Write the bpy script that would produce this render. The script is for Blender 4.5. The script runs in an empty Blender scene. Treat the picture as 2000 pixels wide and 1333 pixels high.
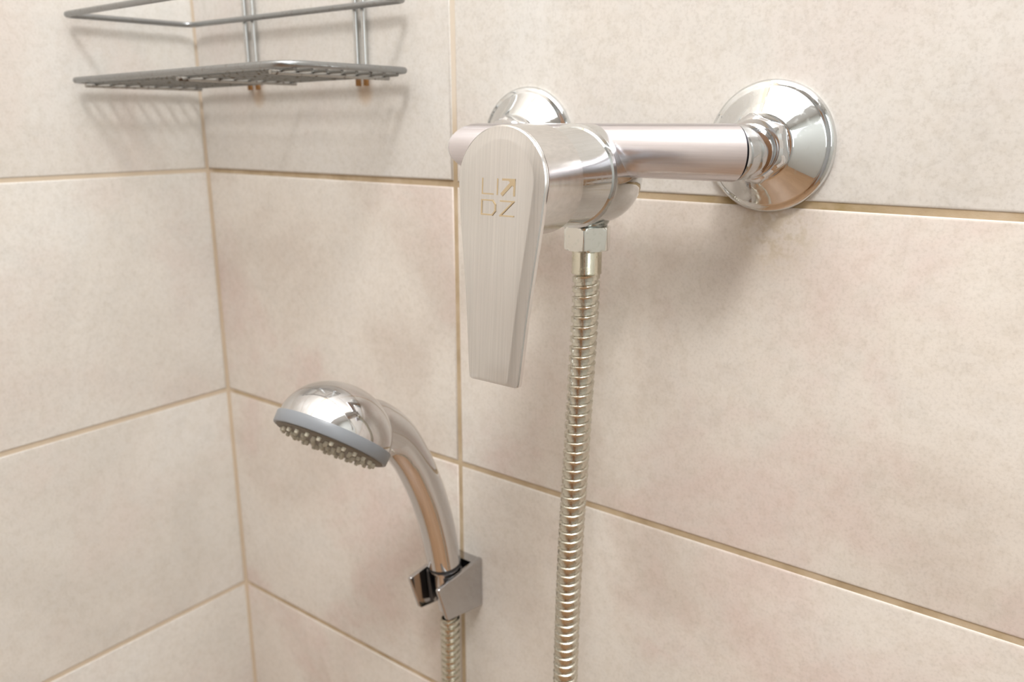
import bpy, bmesh, math, random
from mathutils import Vector, Matrix
random.seed(7)
PI = math.pi
sc = bpy.context.scene
COL = sc.collection

# ------------------------------------------------------------------ camera
cam_d = bpy.data.cameras.new('camera')
cam = bpy.data.objects.new('camera', cam_d)
COL.objects.link(cam)
F = 1607.0
cam_d.sensor_width = 36.0
cam_d.lens = F / 2000 * 36.0
cam_d.clip_start = 0.01
cam.location = (0.6442, -0.4161, 0.0393)
yaw, pitch = -0.64975, -0.26026
dirv = Vector((math.sin(yaw) * math.cos(pitch), math.cos(yaw) * math.cos(pitch), math.sin(pitch)))
cam.rotation_euler = dirv.to_track_quat('-Z', 'Y').to_euler()
cam_d.dof.use_dof = True
cam_d.dof.focus_distance = 0.37
cam_d.dof.aperture_fstop = 11.0
sc.camera = cam

# ------------------------------------------------------------------ view, world, lights
sc.view_settings.view_transform = 'Standard'
sc.view_settings.look = 'None'
sc.view_settings.gamma = 1.0
sc.view_settings.use_curve_mapping = False
sc.view_settings.exposure = -0.02

world = bpy.data.worlds.new('world')
sc.world = world
world.use_nodes = True
bg = world.node_tree.nodes['Background']
bg.inputs[0].default_value = (1.0, 0.98, 0.95, 1)
bg.inputs[1].default_value = 0.6


def area(name, loc, target, sx, sy, power, color):
    l = bpy.data.lights.new(name, 'AREA')
    l.shape = 'RECTANGLE'
    l.size, l.size_y = sx, sy
    l.energy = power
    l.color = color
    o = bpy.data.objects.new(name, l)
    COL.objects.link(o)
    o.location = loc
    o.rotation_euler = (Vector(target) - Vector(loc)).to_track_quat('-Z', 'Y').to_euler()
    return o


area('ceiling_lamp', (0.88, -0.80, 1.22), (0.70, -0.5, 0.0), 0.26, 0.26, 13.0, (1.0, 0.985, 0.97))
area('ceiling_bounce_fill', (0.62, -0.66, 1.24), (0.62, -0.66, 0.0), 1.2, 1.25, 21.0, (0.975, 0.99, 1.0))  # added fill, stands in for the bright ceiling mirrored in the chrome
area('side_fill', (1.70, -1.00, 0.45), (0.2, -0.1, -0.05), 0.7, 0.9, 6.0, (0.92, 0.97, 1.0))  # added unseen fill from the side; the far wall has no window


# ------------------------------------------------------------------ materials
def new_mat(name):
    m = bpy.data.materials.new(name)
    m.use_nodes = True
    nt = m.node_tree
    b = nt.nodes['Principled BSDF']
    return m, nt, b


def node(nt, t, **kw):
    n = nt.nodes.new(t)
    for k, v in kw.items():
        setattr(n, k, v)
    return n


def ramp(nt, fac, stops):
    r = nt.nodes.new('ShaderNodeValToRGB')
    e = r.color_ramp.elements
    while len(e) < len(stops):
        e.new(0.5)
    for i, (p, c) in enumerate(stops):
        e[i].position = p
        e[i].color = (*c, 1) if len(c) == 3 else c
    nt.links.new(fac, r.inputs[0])
    return r.outputs[0]


def noise(nt, vec, scale, detail=3, rough=0.55, dist=0.0):
    n = nt.nodes.new('ShaderNodeTexNoise')
    n.inputs['Scale'].default_value = scale
    n.inputs['Detail'].default_value = detail
    n.inputs['Roughness'].default_value = rough
    n.inputs['Distortion'].default_value = dist
    if vec is not None:
        nt.links.new(vec, n.inputs['Vector'])
    return n.outputs['Fac']


def mix(nt, fac, a, b, blend='MIX'):
    m = nt.nodes.new('ShaderNodeMix')
    m.data_type = 'RGBA'
    m.blend_type = blend
    if isinstance(fac, (int, float)):
        m.inputs[0].default_value = fac
    else:
        nt.links.new(fac, m.inputs[0])
    for i, v in ((6, a), (7, b)):
        if isinstance(v, tuple):
            m.inputs[i].default_value = (*v, 1)
        else:
            nt.links.new(v, m.inputs[i])
    return m.outputs[2]


def maprange(nt, v, a, b, c=0.0, d=1.0):
    m = nt.nodes.new('ShaderNodeMapRange')
    m.interpolation_type = 'SMOOTHSTEP'
    nt.links.new(v, m.inputs[0])
    for i, x in zip((1, 2, 3, 4), (a, b, c, d)):
        m.inputs[i].default_value = x
    return m.outputs[0]


def math_n(nt, op, a, b=None):
    m = nt.nodes.new('ShaderNodeMath')
    m.operation = op
    for i, v in ((0, a), (1, b)):
        if v is None:
            continue
        if isinstance(v, (int, float)):
            m.inputs[i].default_value = v
        else:
            nt.links.new(v, m.inputs[i])
    return m.outputs[0]


def bump(nt, b, h, strength, distance):
    n = nt.nodes.new('ShaderNodeBump')
    n.inputs['Strength'].default_value = strength
    n.inputs['Distance'].default_value = distance
    nt.links.new(h, n.inputs['Height'])
    nt.links.new(n.outputs[0], b.inputs['Normal'])


def dist_to(nt, vec, c):
    d = nt.nodes.new('ShaderNodeVectorMath')
    d.operation = 'DISTANCE'
    nt.links.new(vec, d.inputs[0])
    d.inputs[1].default_value = c
    return d.outputs['Value']




def tile_material(name, light, pink, grey):
    m, nt, b = new_mat(name)
    pos = node(nt, 'ShaderNodeNewGeometry').outputs['Position']
    info = node(nt, 'ShaderNodeObjectInfo')
    off = node(nt, 'ShaderNodeVectorMath', operation='ADD')
    sc_ = node(nt, 'ShaderNodeVectorMath', operation='SCALE')
    comb = node(nt, 'ShaderNodeCombineXYZ')
    for i in range(3):
        nt.links.new(info.outputs['Random'], comb.inputs[i])
    nt.links.new(comb.outputs[0], sc_.inputs[0])
    sc_.inputs['Scale'].default_value = 23.0
    nt.links.new(pos, off.inputs[0])
    nt.links.new(sc_.outputs[0], off.inputs[1])
    v = off.outputs[0]
    n1 = noise(nt, v, 7.0, 4, 0.55, 0.6)
    n2 = noise(nt, v, 8.5, 4, 0.6, 0.4)
    n3 = noise(nt, v, 45.0, 5, 0.65)
    n4 = noise(nt, v, 620.0, 2, 0.6)
    n5 = noise(nt, v, 190.0, 3, 0.6)
    c = ramp(nt, n1, [(0.32, light), (0.50, tuple(x * y for x, y in zip(light, (0.965, 0.945, 0.925)))), (0.67, grey)])
    pk = maprange(nt, n2, 0.47, 0.68)
    pk = math_n(nt, 'MULTIPLY', pk, 0.62)
    c = mix(nt, pk, c, pink)
    c = mix(nt, math_n(nt, 'MULTIPLY', maprange(nt, n3, 0.42, 0.72), 0.35), c, tuple(x * 0.86 for x in light))
    sp = ramp(nt, n4, [(0.30, (0.86, 0.85, 0.84)), (0.50, (1, 1, 1)), (0.70, (1.03, 1.03, 1.03))])
    c = mix(nt, 0.6, c, sp, 'MULTIPLY')
    s2 = ramp(nt, n5, [(0.34, (0.93, 0.92, 0.90)), (0.55, (1, 1, 1))])
    c = mix(nt, 0.8, c, s2, 'MULTIPLY')
    # grime below the right escutcheon
    d1 = dist_to(nt, pos, (0.497, 0.0, -0.013))
    g1 = maprange(nt, d1, 0.030, 0.008, 0.0, 0.45)
    g1 = math_n(nt, 'MULTIPLY', g1, maprange(nt, n5, 0.38, 0.62))
    c = mix(nt, g1, c, (0.42, 0.33, 0.19))
    for rx in (0.079, 0.200):                     # rust runs under the caddy wires
        d2 = dist_to(nt, pos, (rx, 0.0, 0.0585))
        c = mix(nt, maprange(nt, d2, 0.011, 0.002, 0.0, 0.45), c, (0.50, 0.30, 0.13))
    nt.links.new(c, b.inputs['Base Color'])
    b.inputs['Roughness'].default_value = 0.42
    b.inputs['Specular IOR Level'].default_value = 0.35
    bump(nt, b, n4, 0.10, 0.0004)
    return m


M_TILE_R = tile_material('beige_pink_tile', (0.748, 0.708, 0.655), (0.665, 0.535, 0.490), (0.622, 0.552, 0.490))
M_TILE_L = tile_material('cream_tile', (0.765, 0.742, 0.702), (0.690, 0.615, 0.565), (0.670, 0.632, 0.580))

M_TILE_T = tile_material('pale_beige_tile', (0.700, 0.680, 0.645), (0.650, 0.585, 0.545), (0.660, 0.620, 0.570))

M_GROUT, nt, b = new_mat('tan_grout')
pos = node(nt, 'ShaderNodeNewGeometry').outputs['Position']
gn = noise(nt, pos, 38.0, 4, 0.6)
c = ramp(nt, gn, [(0.30, (0.38, 0.285, 0.175)), (0.50, (0.48, 0.37, 0.24)), (0.72, (0.57, 0.46, 0.33))])
sep = node(nt, 'ShaderNodeSeparateXYZ')
nt.links.new(pos, sep.inputs[0])
up = maprange(nt, sep.outputs[2], 0.015, 0.06)
c = mix(nt, up, c, (0.66, 0.58, 0.48))
c = mix(nt, maprange(nt, sep.outputs[0], 0.010, 0.002, 0.0, 0.75), c, (0.68, 0.575, 0.45))
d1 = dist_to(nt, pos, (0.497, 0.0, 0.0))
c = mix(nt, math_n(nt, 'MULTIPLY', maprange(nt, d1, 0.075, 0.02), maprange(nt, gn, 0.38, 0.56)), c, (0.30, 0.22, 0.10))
nt.links.new(c, b.inputs['Base Color'])
b.inputs['Roughness'].default_value = 0.85
bump(nt, b, noise(nt, pos, 900, 2), 0.3, 0.0004)


def metal(name, col, rough, spots=0.0, spotcol=(0.45, 0.45, 0.36), scale=260, aniso=None, brush=None, var=0.0):
    m, nt, b = new_mat(name)
    tc = node(nt, 'ShaderNodeTexCoord').outputs['Object']
    b.inputs['Metallic'].default_value = 1.0
    c = col
    r0 = rough
    if spots:
        n = noise(nt, tc, scale, 4, 0.6)
        f = math_n(nt, 'MULTIPLY', maprange(nt, n, 0.56, 0.68), spots)
        c = mix(nt, f, col, spotcol)
        rr = maprange(nt, n, 0.48, 0.68, rough, min(1, rough + 0.35 * spots + 0.02))
        nt.links.new(rr, b.inputs['Roughness'])
        nt.links.new(c, b.inputs['Base Color'])
    else:
        b.inputs['Base Color'].default_value = (*col, 1)
        b.inputs['Roughness'].default_value = rough
    if brush:
        mp = node(nt, 'ShaderNodeMapping')
        mp.inputs['Scale'].default_value = brush
        nt.links.new(tc, mp.inputs[0])
        n = noise(nt, mp.outputs[0], 1.0, 4, 0.7)
        cc = ramp(nt, n, [(0.35, tuple(x * 0.90 for x in col)), (0.60, col), (0.75, tuple(min(1, x * 1.04) for x in col))])
        nt.links.new(cc, b.inputs['Base Color'])
        bump(nt, b, n, 0.10, 0.0002)
    return m


M_CHROME = metal('chrome', (0.70, 0.715, 0.72), 0.045, 0.35, (0.62, 0.62, 0.58), 330)
M_CHROME2 = metal('clean_chrome', (0.66, 0.66, 0.67), 0.05)
M_HOLD = metal('bracket_chrome', (0.50, 0.49, 0.49), 0.09)
M_BRUSHX = metal('brushed_steel_bar', (0.77, 0.74, 0.775), 0.27, brush=(14, 900, 900))
M_BRUSHZ = metal('brushed_steel_lever', (0.74, 0.73, 0.72), 0.20, brush=(1100, 200, 9))
M_NUT = metal('limescaled_nickel', (0.74, 0.74, 0.70), 0.10, 0.35, (0.55, 0.56, 0.50), 420)
M_SPOUT = metal('tarnished_spout', (0.42, 0.45, 0.43), 0.16, 0.8, (0.22, 0.27, 0.24), 300)
M_HOSE = metal('hose_metal', (0.64, 0.62, 0.54), 0.22, 0.3, (0.46, 0.45, 0.35), 420)
M_FERR = metal('ferrule_metal', (0.63, 0.60, 0.50), 0.14, 0.7, (0.50, 0.50, 0.30), 200)
M_WIRE = metal('dull_wire', (0.34, 0.35, 0.355), 0.30, 0.40, (0.27, 0.24, 0.19), 300)
M_BAR = metal('limescaled_bar', (0.42, 0.41, 0.39), 0.35, 1.0, (0.14, 0.10, 0.07), 120)
M_SHELF = metal('limescaled_wire', (0.22, 0.22, 0.21), 0.36, 0.8, (0.17, 0.13, 0.09), 240)


def plain(name, col, rough, spec=0.5):
    m, nt, b = new_mat(name)
    b.inputs['Base Color'].default_value = (*col, 1)
    b.inputs['Roughness'].default_value = rough
    b.inputs['Specular IOR Level'].default_value = spec
    return m, nt, b


M_GREY = plain('grey_plastic', (0.215, 0.228, 0.245), 0.36)[0]
M_DARK = plain('near_black', (0.030, 0.030, 0.032), 0.35)[0]  # near-black; on the bracket lining it paints in a dark reflection
M_FACE = plain('spray_face', (0.155, 0.135, 0.105), 0.5)[0]
M_NOZ = plain('nozzle_rubber', (0.50, 0.47, 0.38), 0.5)[0]
M_LOGO = plain('etched_logo', (0.46, 0.36, 0.23), 0.9, 0.05)[0]
M_PAINT = plain('white_paint', (0.80, 0.81, 0.82), 0.6)[0]
M_WALL2 = plain('pale_wall_paint', (0.60, 0.63, 0.62), 0.6)[0]
M_WALL = plain('grey_wall_paint', (0.47, 0.49, 0.51), 0.6)[0]
M_FLOOR, nt, b = plain('brown_floor', (0.33, 0.20, 0.12), 0.4)
pos = node(nt, 'ShaderNodeNewGeometry').outputs['Position']
nt.links.new(ramp(nt, noise(nt, pos, 6), [(0.3, (0.47, 0.29, 0.165)), (0.7, (0.37, 0.22, 0.12))]), b.inputs['Base Color'])
M_DOOR, nt, b = plain('brown_wood', (0.30, 0.15, 0.07), 0.4)
pos = node(nt, 'ShaderNodeNewGeometry').outputs['Position']
mp = node(nt, 'ShaderNodeMapping')
mp.inputs['Scale'].default_value = (30, 30, 2)
nt.links.new(pos, mp.inputs[0])
nt.links.new(ramp(nt, noise(nt, mp.outputs[0], 1), [(0.3, (0.36, 0.19, 0.09)), (0.7, (0.24, 0.115, 0.05))]), b.inputs['Base Color'])

M_RUST, nt, b = new_mat('rusty_wire')
pos = node(nt, 'ShaderNodeNewGeometry').outputs['Position']
sep = node(nt, 'ShaderNodeSeparateXYZ')
nt.links.new(pos, sep.inputs[0])
f = maprange(nt, sep.outputs[2], 0.0725, 0.0665)
c = mix(nt, f, (0.66, 0.68, 0.68), (0.36, 0.18, 0.06))
nt.links.new(c, b.inputs['Base Color'])
nt.links.new(math_n(nt, 'SUBTRACT', 1.0, f), b.inputs['Metallic'])
nt.links.new(maprange(nt, f, 0, 1, 0.26, 0.8), b.inputs['Roughness'])


# ------------------------------------------------------------------ mesh helpers
def link(name, me, mat, parent=None, loc=(0, 0, 0)):
    o = bpy.data.objects.new(name, me)
    COL.objects.link(o)
    if mat and not me.materials:
        me.materials.append(mat)
    if parent:
        o.parent = parent
    o.location = loc
    return o


def build(name, verts, faces, mat, parent=None, smooth=True, sharp=35, origin=None):
    """verts are world coordinates; the object sits at its parent's location offset"""
    base = Vector(parent.matrix_world.translation) if parent else Vector((0, 0, 0))
    if parent and parent.get('_w'):
        base = Vector(parent['_w'])
    org = Vector(origin) if origin else base
    vs = [(Vector(v) - org) for v in verts]
    me = bpy.data.meshes.new(name)
    me.from_pydata([tuple(v) for v in vs], [], faces)
    me.validate()
    bm = bmesh.new()
    bm.from_mesh(me)
    bmesh.ops.recalc_face_normals(bm, faces=bm.faces)
    bm.to_mesh(me)
    bm.free()
    if smooth:
        for p in me.polygons:
            p.use_smooth = True
        try:
            me.set_sharp_from_angle(angle=math.radians(sharp))
        except Exception:
            pass
    o = link(name, me, mat, parent, org - base)
    return o


def thing(name, loc, label, cat, group=None):
    o = bpy.data.objects.new(name, None)
    COL.objects.link(o)
    o.location = loc
    o.empty_display_size = 0.01
    o['label'] = label
    o['category'] = cat
    bpy.context.view_layer.update()
    return o


class MB:
    def __init__(s):
        s.v, s.f = [], []

    def add(s, vs, fs):
        n = len(s.v)
        s.v += [Vector(v) for v in vs]
        s.f += [tuple(i + n for i in f) for f in fs]

    def grid(s, rings, close=True, cap0=True, cap1=True):
        n = len(rings[0])
        vs = [p for r in rings for p in r]
        fs = []
        for i in range(len(rings) - 1):
            for j in range(n if close else n - 1):
                k = (j + 1) % n
                fs.append((i * n + j, i * n + k, (i + 1) * n + k, (i + 1) * n + j))
        if cap0:
            fs.append(tuple(range(n))[::-1])
        if cap1:
            fs.append(tuple((len(rings) - 1) * n + j for j in range(n)))
        s.add(vs, fs)

    def build(s, name, mat, parent=None, **k):
        return build(name, s.v, s.f, mat, parent, **k)


def frame(axis):
    a = Vector(axis).normalized()
    h = Vector((0, 0, 1)) if abs(a.z) < 0.9 else Vector((1, 0, 0))
    u = h.cross(a).normalized()
    w = a.cross(u)
    return a, u, w


def lathe(mb, c, axis, prof, n=64, cap0=True, cap1=True):
    a, u, w = frame(axis)
    c = Vector(c)
    rings = []
    for r, d in prof:
        rings.append([c + a * d + u * (max(r, 1e-5) * math.cos(2 * PI * j / n)) + w * (max(r, 1e-5) * math.sin(2 * PI * j / n)) for j in range(n)])
    mb.grid(rings, True, cap0, cap1)


def hexlathe(mb, c, axis, across_flats, prof, n=96, rot=0.0):
    """prof: (cutting radius, distance); the section is the smaller of hexagon and circle"""
    a, u, w = frame(axis)
    c = Vector(c)
    ap = across_flats / 2
    rings = []
    for r, d in prof:
        ring = []
        for j in range(n):
            t = 2 * PI * j / n
            tt = ((t + rot) % (PI / 3)) - PI / 6
            rad = min(ap / math.cos(tt), r)
            ring.append(c + a * d + u * (rad * math.cos(t)) + w * (rad * math.sin(t)))
        rings.append(ring)
    mb.grid(rings)


def catmull(pts, k=12):
    P = [Vector(p) for p in pts]
    P = [P[0] * 2 - P[1]] + P + [P[-1] * 2 - P[-2]]
    out = []
    for i in range(1, len(P) - 2):
        for j in range(k):
            t = j / k
            p0, p1, p2, p3 = P[i - 1:i + 3]
            out.append(0.5 * ((2 * p1) + (p2 - p0) * t + (2 * p0 - 5 * p1 + 4 * p2 - p3) * t * t + (3 * p1 - p0 - 3 * p2 + p3) * t ** 3))
    out.append(P[-2])
    return out


def sweep(mb, path, rad, n=20, closed=False, ref=None):
    path = [Vector(p) for p in path]
    m = len(path)
    rings = []
    N = None
    for i in range(m):
        if closed:
            T = (path[(i + 1) % m] - path[i - 1]).normalized()
        else:
            T = (path[min(i + 1, m - 1)] - path[max(i - 1, 0)]).normalized()
        if N is None:
            h = Vector(ref) if ref else (Vector((0, 0, 1)) if abs(T.z) < 0.9 else Vector((1, 0, 0)))
            N = (h - T * h.dot(T)).normalized()
        else:
            N = (N - T * N.dot(T)).normalized()
        B = T.cross(N)
        r = rad[i] if isinstance(rad, (list, tuple)) else rad
        rings.append([path[i] + N * (r * math.cos(2 * PI * j / n)) + B * (r * math.sin(2 * PI * j / n)) for j in range(n)])
    if closed:
        rings.append(rings[0])
    mb.grid(rings, True, not closed, not closed)


def rounded(pts, r, k=5, closed=True):
    """round the corners of a polyline"""
    P = [Vector(p) for p in pts]
    out = []
    m = len(P)
    for i in range(m):
        if not closed and i in (0, m - 1):
            out.append(P[i])
            continue
        a, b_, c = P[i - 1], P[i], P[(i + 1) % m]
        d1, d2 = (a - b_).normalized(), (c - b_).normalized()
        rr = r[i] if isinstance(r, (list, tuple)) else r
        p, q = b_ + d1 * rr, b_ + d2 * rr
        for j in range(k + 1):
            t = j / k
            out.append(p * (1 - t) ** 2 + b_ * 2 * t * (1 - t) + q * t * t)
    return out


def resample(pts, step):
    out = [Vector(pts[0])]
    acc = 0
    for a, b_ in zip(pts[:-1], pts[1:]):
        a, b_ = Vector(a), Vector(b_)
        L = (b_ - a).length
        if L < 1e-9:
            continue
        d = step - acc
        while d <= L:
            out.append(a.lerp(b_, d / L))
            d += step
        acc = (acc + L) % step
    return out


# ------------------------------------------------------------------ room shell
def slab(name, x0, x1, y0, y1, z0, z1, mat):
    v = [(x, y, z) for x in (x0, x1) for y in (y0, y1) for z in (z0, z1)]
    f = [(0, 1, 3, 2), (4, 6, 7, 5), (0, 4, 5, 1), (2, 3, 7, 6), (0, 2, 6, 4), (1, 5, 7, 3)]
    o = build(name, v, f, mat, smooth=False)
    o['kind'] = 'structure'
    return o


RX, RY, Z0, Z1 = 1.75, -1.95, -1.15, 1.25
GD = 0.0007                                     # grout recess
wall_right = slab('wall_right', -0.10, RX, GD, 0.10, Z0, Z1, M_GROUT)
wall_left = slab('wall_left', -0.10, -GD, RY, GD, Z0, Z1, M_GROUT)
slab('wall_far', RX, RX + 0.1, RY, 0.10, Z0, Z1, M_WALL2)
slab('wall_back', -0.10, RX, RY - 0.1, RY, Z0, Z1, M_WALL)
slab('floor', -0.10, RX + 0.1, RY - 0.1, 0.10, Z0 - 0.1, Z0, M_FLOOR)
slab('ceiling', -0.10, RX + 0.1, RY - 0.1, 0.10, Z1, Z1 + 0.1, M_PAINT)
slab('door_1', 0.35, 1.15, RY - 0.01, RY + 0.035, Z0, 0.90, M_DOOR)

G = 0.0035          # joint width
H = 0.199
W0 = 0.2808
tile_cache = {}


def tile_mesh(L, Hh, axis, mat):
    key = (round(L, 4), round(Hh, 4), axis, mat.name)
    if key in tile_cache:
        return tile_cache[key]
    rings = []
    for ins, d in ((0.0, -0.006), (0.0, -0.00125), (0.00028, -0.00045), (0.0008, -0.0001), (0.0016, 0.0)):
        ring = [(ins, ins), (L - ins, ins), (L - ins, Hh - ins), (ins, Hh - ins)]
        if axis == 'R':
            rings.append([Vector((a, -d, c_)) for a, c_ in ring])
        else:
            rings.append([Vector((d, -a, c_)) for a, c_ in ring])
    vs = [p for r_ in rings for p in r_]
    fs = []
    for i in range(4):
        for j in range(4):
            k = (j + 1) % 4
            fs.append((i * 4 + j, i * 4 + k, (i + 1) * 4 + k, (i + 1) * 4 + j))
    fs += [(3, 2, 1, 0), (16, 17, 18, 19)]
    me = bpy.data.meshes.new('tile')
    me.from_pydata([tuple(v) for v in vs], [], fs)
    bm = bmesh.new()
    bm.from_mesh(me)
    bmesh.ops.recalc_face_normals(bm, faces=bm.faces)
    bm.to_mesh(me)
    bm.free()
    for p in me.polygons:
        p.use_smooth = True
    me.set_sharp_from_angle(angle=math.radians(50))
    me.materials.append(mat)
    tile_cache[key] = me
    return me


rows = [(-5, -0.199 * 5), (-4, -0.199 * 4), (-3, -0.199 * 3), (-2, -0.199 * 2), (-1, -0.199), (0, 0.0), (1, 0.199), (2, 0.398), (3, 0.597), (4, 0.796)]
for ri, zb in rows:
    ga = 0.0040 if ri == 0 else G
    z0 = zb + (0.0006 if ri == 0 else G / 2)
    gt = 0.0022 if ri == -1 else G / 2
    z1 = zb + H - gt
    cols = [(0.0016, W0 - G / 2), (W0 + G / 2, W0 + 0.6 - G / 2), (W0 + 0.6 + G / 2, W0 + 1.2 - G / 2)]
    for ci, (a, b_) in enumerate(cols):
        zz0, zz1 = z0, z1
        if ri == 0 and ci == 1:
            zz0 += 0.0006
        if ri == 0 and ci == 0:
            zz0 += 0.0004
        dy = random.uniform(-0.0001, 0.00015)
        if ri >= 0 and ci == 0:
            dy = -0.0008
        o = link('tile', tile_mesh(b_ - a, zz1 - zz0, 'R', M_TILE_T if ri >= 0 else M_TILE_R), None, wall_right, (a, dy, zz0))
        if ri == 0 and ci == 0:
            o.rotation_euler = (0, math.radians(-0.25), 0)
    for a, b_ in [(0.0016, 0.46), (0.4631, 1.06), (1.0631, 1.66)]:
        o = link('tile', tile_mesh(b_ - a, z1 - z0, 'L', M_TILE_L), None, wall_left, (random.uniform(-0.0001, 0.0002), -a, z0))

# ------------------------------------------------------------------ shower mixer
FX1, FX2, FZ = 0.491, 0.341, 0.0274
BY, BZ, BR = -0.047, 0.0256, 0.0131
CX, CZ, CR = 0.4155, 0.0130, 0.0254
mixer = thing('shower_mixer', (CX, -0.05, BZ),
              'chrome and brushed steel wall-mounted single-lever shower mixer with two round wall flanges', 'faucet')
YN = (0, -1, 0)
for fx in (FX1, FX2):
    mb = MB()
    prof = [(0.0322, 0.0), (0.0325, 0.0010), (0.0324, 0.0022), (0.0318, 0.0034), (0.0306, 0.0042), (0.0294, 0.0045),
            (0.0287, 0.0048), (0.0282, 0.0052), (0.0250, 0.0080), (0.0210, 0.0115), (0.0170, 0.0150),
            (0.0160, 0.0157), (0.0150, 0.0158)]
    lathe(mb, (fx, 0, FZ), YN, prof, 96)
    mb.build('wall_flange', M_CHROME, mixer)
    mb = MB()
    hexlathe(mb, (fx, 0, FZ - 0.0006), YN, 0.0298, [(0.0146, 0.0150), (0.0157, 0.0160), (0.0168, 0.0178), (0.0168, 0.0225), (0.0155, 0.0248), (0.0140, 0.0262), (0.0125, 0.0264)], rot=0.35)
    mb.build('union_nut', M_CHROME2, mixer)
    mb = MB()
    lathe(mb, (fx, 0, FZ - 0.0014), YN, [(0.0118, 0.0255), (0.0126, 0.0258), (0.0127, 0.0272), (0.0119, 0.0276), (0.0119, 0.0284), (0.0125, 0.0288), (0.0125, 0.0300), (0.0118, 0.0304), (0.0118, 0.0316)], 64)
    mb.build('thread_collar', M_CHROME2, mixer)

# connecting bar: brushed tube, mitred at either end into a chrome elbow
NB = 64


def bar_ring(f):
    out = []
    for j in range(NB):
        t = 2 * PI * j / NB
        out.append(Vector(f(math.cos(t), math.sin(t))))
    return out


mb = MB()
rings = []
for cx, sg, grow in ((FX2, -1, -0.00035), (FX2, -1, 0.0), (FX1, 1, 0.0), (FX1, 1, -0.00035)):
    r_ = BR + grow
    e = 0.0004 if grow == 0 else 0.0
    rings.append(bar_ring(lambda c_, s_: (cx - sg * r_ * c_ * 0.94 - sg * e, BY + r_ * c_, BZ + r_ * s_)))
mb.grid(rings)
mb.build('connecting_bar', M_BRUSHX, mixer, sharp=60)
for cx, sg in ((FX1, 1), (FX2, -1)):
    mb = MB()
    rings = []
    for r_, y_ in ((BR - 0.0004, None), (BR - 0.0004, -0.0320), (BR - 0.0008, -0.0308), (BR - 0.0016, -0.0302)):
        if y_ is None:
            rings.append(bar_ring(lambda c_, s_: (cx - sg * r_ * c_, BY + r_ * c_, BZ + r_ * s_)))
        else:
            rings.append(bar_ring(lambda c_, s_: (cx - sg * r_ * c_, y_, BZ + r_ * s_)))
    mb.grid(rings)
    mb.build('bar_elbow', M_CHROME2, mixer, sharp=50)

# valve barrel behind the lever
mb = MB()
c0 = (CX, 0, CZ)
lathe(mb, c0, YN, [(0.008, 0.0335), (0.0195, 0.0340), (0.0226, 0.0352), (0.0243, 0.0375), (0.0252, 0.0410), (CR, 0.0450), (CR, 0.0635), (CR - 0.0001, 0.0642)], 112)
mb.build('valve_body', M_CHROME, mixer, sharp=50)
mb = MB()
lathe(mb, c0, YN, [(CR - 0.0012, 0.0640), (CR + 0.0001, 0.0642), (CR + 0.0003, 0.0646), (CR + 0.0002, 0.0652), (CR - 0.0012, 0.0655),
                   (CR - 0.0016, 0.0670), (CR - 0.0014, 0.0920), (CR - 0.0014, 0.0960)], 112)
mb.build('retaining_collar', M_CHROME, mixer, sharp=50)
mb = MB()
lathe(mb, (CX, -0.0500, 0), (0, 0, -1), [(0.0128, -0.004), (0.0122, 0.0080), (0.0110, 0.0112), (0.0104, 0.0118), (0.0104, 0.0124)], 64)
mb.build('outlet_spout', M_SPOUT, mixer, sharp=50)


# lever: cap ring + hanging plate
def plate_outline(k=28):
    pts = []
    ra = 0.0249
    cz = 0.0135
    for i in range(k + 1):
        t = math.radians(-12 + 204 * i / k)
        pts.append((ra * math.cos(t), cz + ra * math.sin(t)))
    left = [(-0.0236, 0.000), (-0.0224, -0.010), (-0.0208, -0.022), (-0.0190, -0.036), (-0.0175, -0.050), (-0.0161, -0.066), (-0.0151, -0.0765)]
    bot = [(-0.0147, -0.0780), (-0.0134, -0.0787), (0.0134, -0.0787), (0.0147, -0.0780)]
    right = [(-x, z) for x, z in reversed(left)]
    return pts + left + bot + right


def off(poly, d):
    n = len(poly)
    out = []
    for i in range(n):
        a, b_, c_ = Vector(poly[i - 1]), Vector(poly[i]), Vector(poly[(i + 1) % n])
        n1 = Vector((-(b_ - a).y, (b_ - a).x)).normalized()
        n2 = Vector((-(c_ - b_).y, (c_ - b_).x)).normalized()
        nn = (n1 + n2)
        nn = nn / max(nn.length_squared / 2, 0.35)
        out.append(b_ + nn * d)
    return out


def lever_y(z):
    return -0.1245 - (0.012 - z) * 0.070


def plate_pt(x, z, dy):
    return Vector((CX + x, lever_y(z) + dy, z))


out0 = plate_outline()
mb = MB()
rings = []
for d, dy in ((0.0016, 0.0038), (0.0004, 0.0036), (0.0, 0.0032), (0.0, 0.0022), (0.0002, 0.0014), (0.0008, 0.0008), (0.0056, 0.00016), (0.0061, 0.00005), (0.0066, 0.0)):
    o2 = off(out0, d)
    ring = []
    for q0, q in zip(out0, o2):
        if q0[1] < -0.070:
            k_ = max(0.0, 1.0 - d * 0.97 / 0.0151)
            ring.append(plate_pt(q0[0] * k_, q0[1] + d * 0.20, dy))
        else:
            ring.append(plate_pt(q[0], q[1], dy))
    rings.append(ring)
mb.grid(rings)
cap = []
for r_, y_ in ((CR - 0.004, -0.0942), (CR - 0.0005, -0.0944), (CR, -0.0950), (CR, -0.1120), (CR, None)):
    cap.append([Vector((CX + r_ * math.cos(2 * PI * j / 112), y_ if y_ is not None else lever_y(CZ + r_ * math.sin(2 * PI * j / 112)) + 0.0024,
                        CZ + r_ * math.sin(2 * PI * j / 112))) for j in range(112)])
mb.grid(cap)
lever = mb.build('lever_handle', M_BRUSHZ, mixer, sharp=28)

# etched lettering  LI arrow / DZ
mb = MB()


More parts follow.
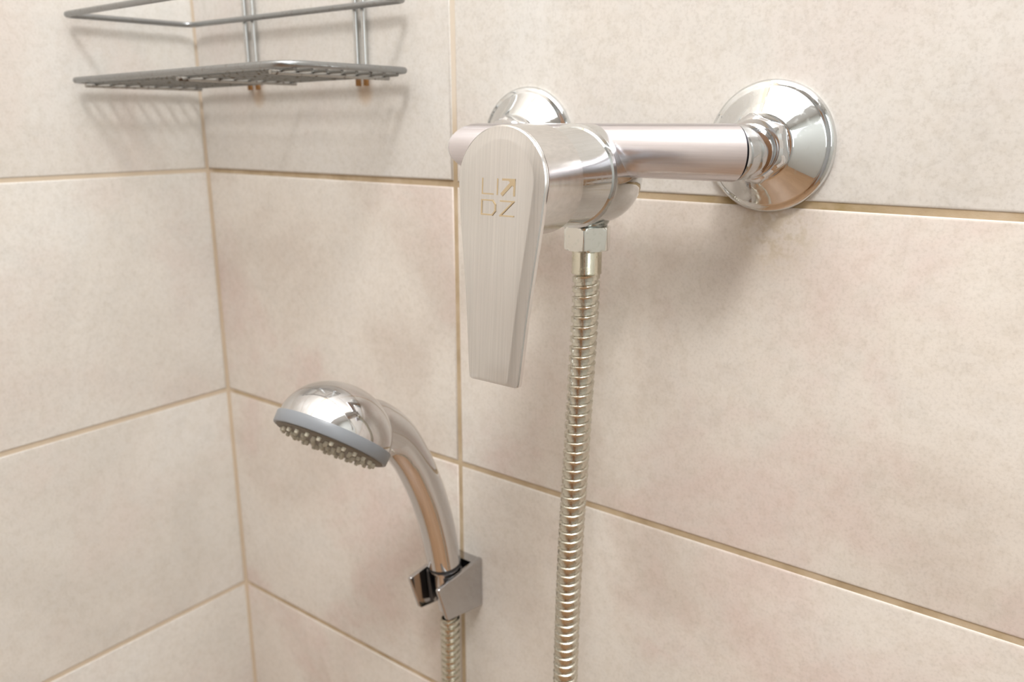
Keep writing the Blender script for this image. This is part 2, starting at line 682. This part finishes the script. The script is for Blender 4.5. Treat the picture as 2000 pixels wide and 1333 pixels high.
def stroke(p, q, w):
    p, q = Vector(p), Vector(q)
    d = (q - p).normalized()
    n_ = Vector((-d.y, d.x)) * (w / 2)
    p2, q2 = p - d * (w / 2), q + d * (w / 2)
    cs = [p2 - n_, q2 - n_, q2 + n_, p2 + n_]
    top = -0.00010 - 0.000003 * len(mb.v)
    vs = [Vector((0.4060 + c_.x, lever_y(c_.y) + dd, c_.y)) for dd in (0.0001, top) for c_ in cs]
    mb.add(vs, [(0, 1, 2, 3), (7, 6, 5, 4), (0, 4, 5, 1), (1, 5, 6, 2), (2, 6, 7, 3), (3, 7, 4, 0)])


sw = 0.00062
zt, zm = 0.0148, 0.0082
stroke((0, zt), (0, zm), sw); stroke((0, zm), (0.0062, zm), sw)
stroke((0.0086, zt), (0.0086, zm), sw)
stroke((0.0116, zt), (0.0180, zt), sw * 1.5); stroke((0.0180, zt), (0.0180, zm), sw * 1.5)
stroke((0.0116, zm + 0.0004), (0.0172, zt - 0.0008), sw * 2.6)
stroke((0.0160, zt - 0.0006), (0.0172, zt - 0.0018), sw * 2.4)
zt, zm = 0.0054, -0.0010
stroke((0, zt), (0, zm), sw); stroke((0, zt), (0.0062, zt), sw); stroke((0, zm), (0.0062, zm), sw)
stroke((0.0062, zt), (0.0078, zt - 0.0018), sw); stroke((0.0078, zt - 0.0018), (0.0078, zm + 0.0018), sw); stroke((0.0078, zm + 0.0018), (0.0062, zm), sw)
stroke((0.0108, zt), (0.0180, zt), sw); stroke((0.0180, zt), (0.0108, zm), sw); stroke((0.0108, zm), (0.0180, zm), sw)
o = mb.build('etched_logo', M_LOGO, mixer, smooth=False)
o['label'] = 'pale gold LI arrow DZ lettering etched on the lever'

# ------------------------------------------------------------------ hose
hose = thing('shower_hose', (CX, -0.05, -0.0126),
             'ribbed metal shower hose hanging from the mixer and rising into the hand shower', 'hose')
mb = MB()
hexlathe(mb, (CX, -0.0500, 0), (0, 0, -1), 0.0226, [(0.0108, 0.0126), (0.0120, 0.0130), (0.0128, 0.0140), (0.0130, 0.0150), (0.0130, 0.0236), (0.0127, 0.0246), (0.0116, 0.0252), (0.0086, 0.0253)], rot=0.42)
o = mb.build('coupling_nut', M_NUT, hose, sharp=30)
o['label'] = 'hexagonal nickel nut with limescale'
mb = MB()
lathe(mb, (CX, -0.0500, 0), (0, 0, -1), [(0.0076, 0.0250), (0.0079, 0.0256), (0.0079, 0.0368), (0.0081, 0.0373), (0.0080, 0.0379), (0.0070, 0.0382)], 56)
o = mb.build('ferrule', M_FERR, hose, sharp=40)
o['label'] = 'plain yellowish metal sleeve above the ribs'

HX, HY = 0.2863, -0.0205
ctrl = [(CX, -0.0500, -0.0345), (CX - 0.0002, -0.0502, -0.060), (CX - 0.0014, -0.0512, -0.10), (CX - 0.0028, -0.0525, -0.15), (CX - 0.0044, -0.0535, -0.20), (CX - 0.0054, -0.0540, -0.26), (CX - 0.0060, -0.054, -0.34), (CX - 0.006, -0.054, -0.46), (0.4030, -0.052, -0.60),
        (0.382, -0.046, -0.655), (0.350, -0.038, -0.675), (0.318, -0.030, -0.655), (0.2950, -0.024, -0.60), (0.2880, -0.0215, -0.50), (HX, HY, -0.40), (HX, HY, -0.36), (HX, HY + 0.0002, -0.33), (HX, HY, -0.303)]
path = resample(catmull(ctrl, 24), 0.0009)
PITCH = 0.0055
RH = 0.0073
step = 0.0009
Bn = Vector((CX - HX, -0.03, 0)).normalized().cross(Vector((0, 0, 1))).normalized()


def hose_at(s):
    f_ = s / step
    i = max(0, min(len(path) - 2, int(f_)))
    t = f_ - i
    p = path[i].lerp(path[i + 1], t)
    j0, j1 = max(0, i - 3), min(len(path) - 1, i + 4)
    T = (path[j1] - path[j0]).normalized()
    N = Bn.cross(T).normalized()
    B = T.cross(N)
    return p, N, B


total = (len(path) - 1) * step
prof = [(0.00, RH - 0.0011), (0.10, RH + 0.00012), (0.13, RH + 0.00022), (0.17, RH + 0.00005), (0.40, RH), (0.64, RH - 0.00002), (0.67, RH - 0.0003), (0.69, RH - 0.0012)]
nseg = 22
mseg = len(prof)
turns = int(total / PITCH)
K = (turns - 1) * nseg
V, Fc = [], []
for k in range(K + nseg + 1):
    phi = k / nseg
    ang = 2 * PI * phi
    for t, r in prof:
        s = min(PITCH * (phi + t) - PITCH * 0.5, total)
        p, N, B = hose_at(max(0, s))
        V.append(p + N * (r * math.cos(ang)) + B * (r * math.sin(ang)))
for k in range(K):
    for j in range(mseg):
        a_ = k * mseg + j
        b2 = (k + 1) * mseg + j
        if j + 1 < mseg:
            Fc.append((a_, b2, b2 + 1, a_ + 1))
        else:
            Fc.append((a_, b2, (k + 1 + nseg) * mseg, (k + nseg) * mseg))
me = bpy.data.meshes.new('ribbed_tube')
hb = Vector(hose.location)
me.from_pydata([tuple(v - hb) for v in V], [], Fc)
for p in me.polygons:
    p.use_smooth = True
me.set_sharp_from_angle(angle=math.radians(38))
link('ribbed_tube', me, M_HOSE, hose)

# ------------------------------------------------------------------ hand shower holder
holder = thing('shower_head_holder', (HX, 0, -0.287),
               'small chrome wall bracket with two square cheeks gripping the hand shower', 'holder')


def cheek(x0, x1, poly, name):
    mb = MB()
    rings = []
    P = rounded([Vector((0, y, z)) for y, z in poly], 0.0018, 3)
    cen = sum(P, Vector()) / len(P)
    for x, sfac in ((x0, 0.0004), (x0 + 0.0004, 0), (x1 - 0.0004, 0), (x1, 0.0004)):
        rings.append([Vector((x, p.y, p.z)) + (Vector((0, cen.y, cen.z)) - Vector((0, p.y, p.z))).normalized() * sfac for p in P])
    mb.grid(rings)
    return mb.build(name, M_HOLD, holder, sharp=40)


poly = [(-0.0004, -0.2672), (-0.0478, -0.2716), (-0.0385, -0.3000), (-0.0004, -0.3066)]
cheek(0.2978, 0.3008, poly, 'cheek')
cheek(0.2715, 0.2745, poly, 'cheek')
mb = MB()
P = rounded([Vector((0.2735, 0, 0)), Vector((0.2990, 0, 0)), Vector((0.2990, -0.0085, 0)), Vector((0.2735, -0.0085, 0))], 0.0010, 3)
mb.grid([[Vector((p.x, p.y - 0.0002, z)) for p in P] for z in (-0.3058, -0.2686)])
mb.build('wall_plate', M_HOLD, holder, sharp=40)
mb = MB()
axh = Vector((0, -0.0050, 0.0456)).normalized()
cc = Vector((HX, -0.0236, -0.284))
inner, outer = [], []
ring_in, ring_out = [], []
n_ = 26
rings = []
for h in (-0.013, 0.013):
    grow = 1.0 + (h + 0.013) * 4
    rg = []
    for ro in (0.0128, 0.0103 * grow):
        seq = []
        for j in range(n_ + 1):
            t = math.radians(-52 + 284 * j / n_)
            seq.append(cc + axh * h + Vector((ro * math.cos(t), ro * math.sin(t), 0)))
        rg += seq if ro == 0.0128 else seq[::-1]
    rings.append(rg)
mb.grid(rings)
o = mb.build('reflection_lining', M_DARK, holder, sharp=40)  # added lining, its dark colour imitates chrome reflecting dark between the cheeks
o['label'] = 'added inner clip, coloured dark for the reflection in the chrome'

# ------------------------------------------------------------------ hand shower
hs = thing('hand_shower', (HX, -0.021, -0.305),
           'chrome hand shower with curved handle and grey-rimmed round head resting in the wall holder', 'shower head')
AX = Vector((-0.035, 0.625, 0.785)).normalized()
HC = Vector((HX - 0.0010, -0.1190, -0.1412))          # centre of the rim
RHD = 0.0350
mb = MB()
dome = [(RHD - 0.0004, 0.0000)]
for i in range(1, 19):
    t = i / 18 * PI / 2
    dome.append(((RHD - 0.0004) * math.cos(t) ** 0.96, 0.0302 * math.sin(t)))
lathe(mb, HC + AX * 0.0035, AX, dome, 80, True, False)
mb.build('head_shell', M_CHROME2, hs, sharp=50)

hp = [(-0.0208, -0.2990), (-0.0240, -0.2740), (-0.0256, -0.2640), (-0.0310, -0.2370), (-0.0377, -0.2140), (-0.0460, -0.1930), (-0.0565, -0.1725), (-0.0700, -0.1540), (-0.0865, -0.1420), (-0.1020, -0.1370)]
hpath = catmull([(HX, y, z) for y, z in hp], 10)
rr = [0.0082, 0.0098, 0.0120, 0.0122, 0.0124, 0.0126, 0.0130, 0.0142, 0.0160, 0.0160]
rad = []
for i in range(len(hpath)):
    f_ = i / 10
    a_ = min(int(f_), len(rr) - 2)
    rad.append(rr[a_] + (rr[a_ + 1] - rr[a_]) * (f_ - a_))
mb = MB()
sweep(mb, hpath[20:], rad[20:], 44, ref=(1, 0, 0))
mb.build('handle', M_CHROME2, hs, sharp=50)
mb = MB()
a0 = Vector((HX, -0.0202, -0.3035)); a1 = Vector((HX, -0.0256, -0.2640))
d_ = (a1 - a0)
mb2 = [(0.0076, 0.0), (0.0082, 0.0006), (0.0086, 0.010), (0.0092, 0.022), (0.0098, 0.0335), (0.0112, 0.0352), (0.0112, 0.0360), (0.0100, 0.0365), (0.0100, 0.040)]
lathe(mb, a0, d_, mb2, 48)
o = mb.build('hose_connector', M_CHROME2, hs, sharp=40)
mb = MB()
lathe(mb, a0, d_, [(0.0100, 0.0366), (0.0119, 0.0368), (0.0119, 0.0384), (0.0100, 0.0386)], 48)
o = mb.build('seal_ring', M_DARK, hs, sharp=40)
o['label'] = 'thin black seal ring at the foot of the handle'

mb = MB()
lathe(mb, HC, AX, [(0.0325, -0.0038), (0.0348, -0.0036), (0.0353, -0.0030), (0.0357, 0.0030), (0.0355, 0.0037), (0.0340, 0.0040)], 80)
o = mb.build('rim_ring', M_GREY, hs, sharp=40)
o['label'] = 'grey plastic ring round the spray face'
mb = MB()
lathe(mb, HC, -AX, [(0.0334, 0.0030), (0.0334, 0.0040), (0.0328, 0.0044), (0.0310, 0.0048), (0.0150, 0.0056), (0.0, 0.0058)], 64)
mb.build('spray_face', M_FACE, hs, sharp=40)
mb = MB()
lathe(mb, (0, 0, 0), (0, 0, 1), [(0.0014, 0.0), (0.0013, 0.0019), (0.0009, 0.0025)], 10)
nz = bpy.data.meshes.new('nozzle')
nz.from_pydata([tuple(v) for v in mb.v], [], mb.f)
nz.materials.append(M_NOZ)
for p in nz.polygons:
    p.use_smooth = len(p.vertices) == 4
nz.set_sharp_from_angle(angle=math.radians(40))
_, U, Wv = frame(AX)
q = (-AX).to_track_quat('Z', 'Y')
for rad_, cnt, ph in ((0.0284, 24, 0.0), (0.0222, 18, 0.15), (0.0160, 12, 0.1), (0.0098, 8, 0.3), (0.0040, 3, 0.2)):
    for i in range(cnt):
        t = ph + 2 * PI * i / cnt
        dpt = 0.0048 + (0.031 - rad_) / 0.016 * 0.0005
        P_ = HC + U * (rad_ * math.cos(t)) + Wv * (rad_ * math.sin(t)) - AX * (dpt - 0.0002)
        o = bpy.data.objects.new('nozzle', nz)
        COL.objects.link(o)
        o.parent = hs
        o.location = P_ - Vector(hs.location)
        o.rotation_euler = q.to_euler()

# ------------------------------------------------------------------ wire caddy
caddy = thing('wire_caddy', (0.13, -0.004, 0.066),
              'tarnished chrome wire shower caddy fixed in the corner, rusty at its lower wire ends', 'caddy')


def wire(name, pts, r, mat=M_WIRE, closed=False, n=12):
    mb = MB()
    sweep(mb, pts, r, n, closed)
    return mb.build(name, mat, caddy, sharp=60)


XL, XR, YF, YB = 0.0085, 0.2500, -0.1080, -0.0092


def zs(x, y):
    return 0.0686 + (x - 0.008) * 0.0105 + (0.0006 if y > -0.05 and x > 0.1 else 0)


rim = rounded([Vector((XL, YB, zs(XL, YB))), Vector((XR, YB, zs(XR, YB))), Vector((XR + 0.001, YF, zs(XR, YF))), Vector((XL, YF - 0.002, zs(XL, YF)))], [0.007, 0.007, 0.020, 0.009], 7)
wire('shelf_rim', rim, 0.0021, closed=True)
zu = 0.1146
rim2 = rounded([Vector((XL, YB, zu + 0.0004)), Vector((XR, YB, zu)), Vector((XR, YF, zu)), Vector((XL - 0.001, YF - 0.001, zu - 0.0009))], [0.010, 0.007, 0.020, 0.007], 7)
wire('top_rail', rim2, 0.0021, closed=True)
for x in (0.0736, 0.0834, 0.1968, 0.2046):
    wire('strut', [Vector((x, -0.0038, z)) for z in (0.0635, 0.068, 0.10, 0.20, 0.32)], 0.0019, M_RUST)
ny = 8
for i in range(ny):
    y = YF + (YB - YF) * (i + 0.75) / (ny + 0.5)
    wire('shelf_wire', [Vector((XL + 0.001, y, zs(XL, -0.06) - 0.0022)), Vector((XR - 0.001, y, zs(XR, -0.06) - 0.0022))], 0.0013, M_SHELF, n=8)
for x in (0.022, 0.141, 0.236):
    wire('cross_bar', [Vector((x, YF + 0.001, zs(x, -0.1) - 0.0039)), Vector((x, YB - 0.004, zs(x, -0.1) - 0.0039))], 0.0014, M_BAR, n=8)
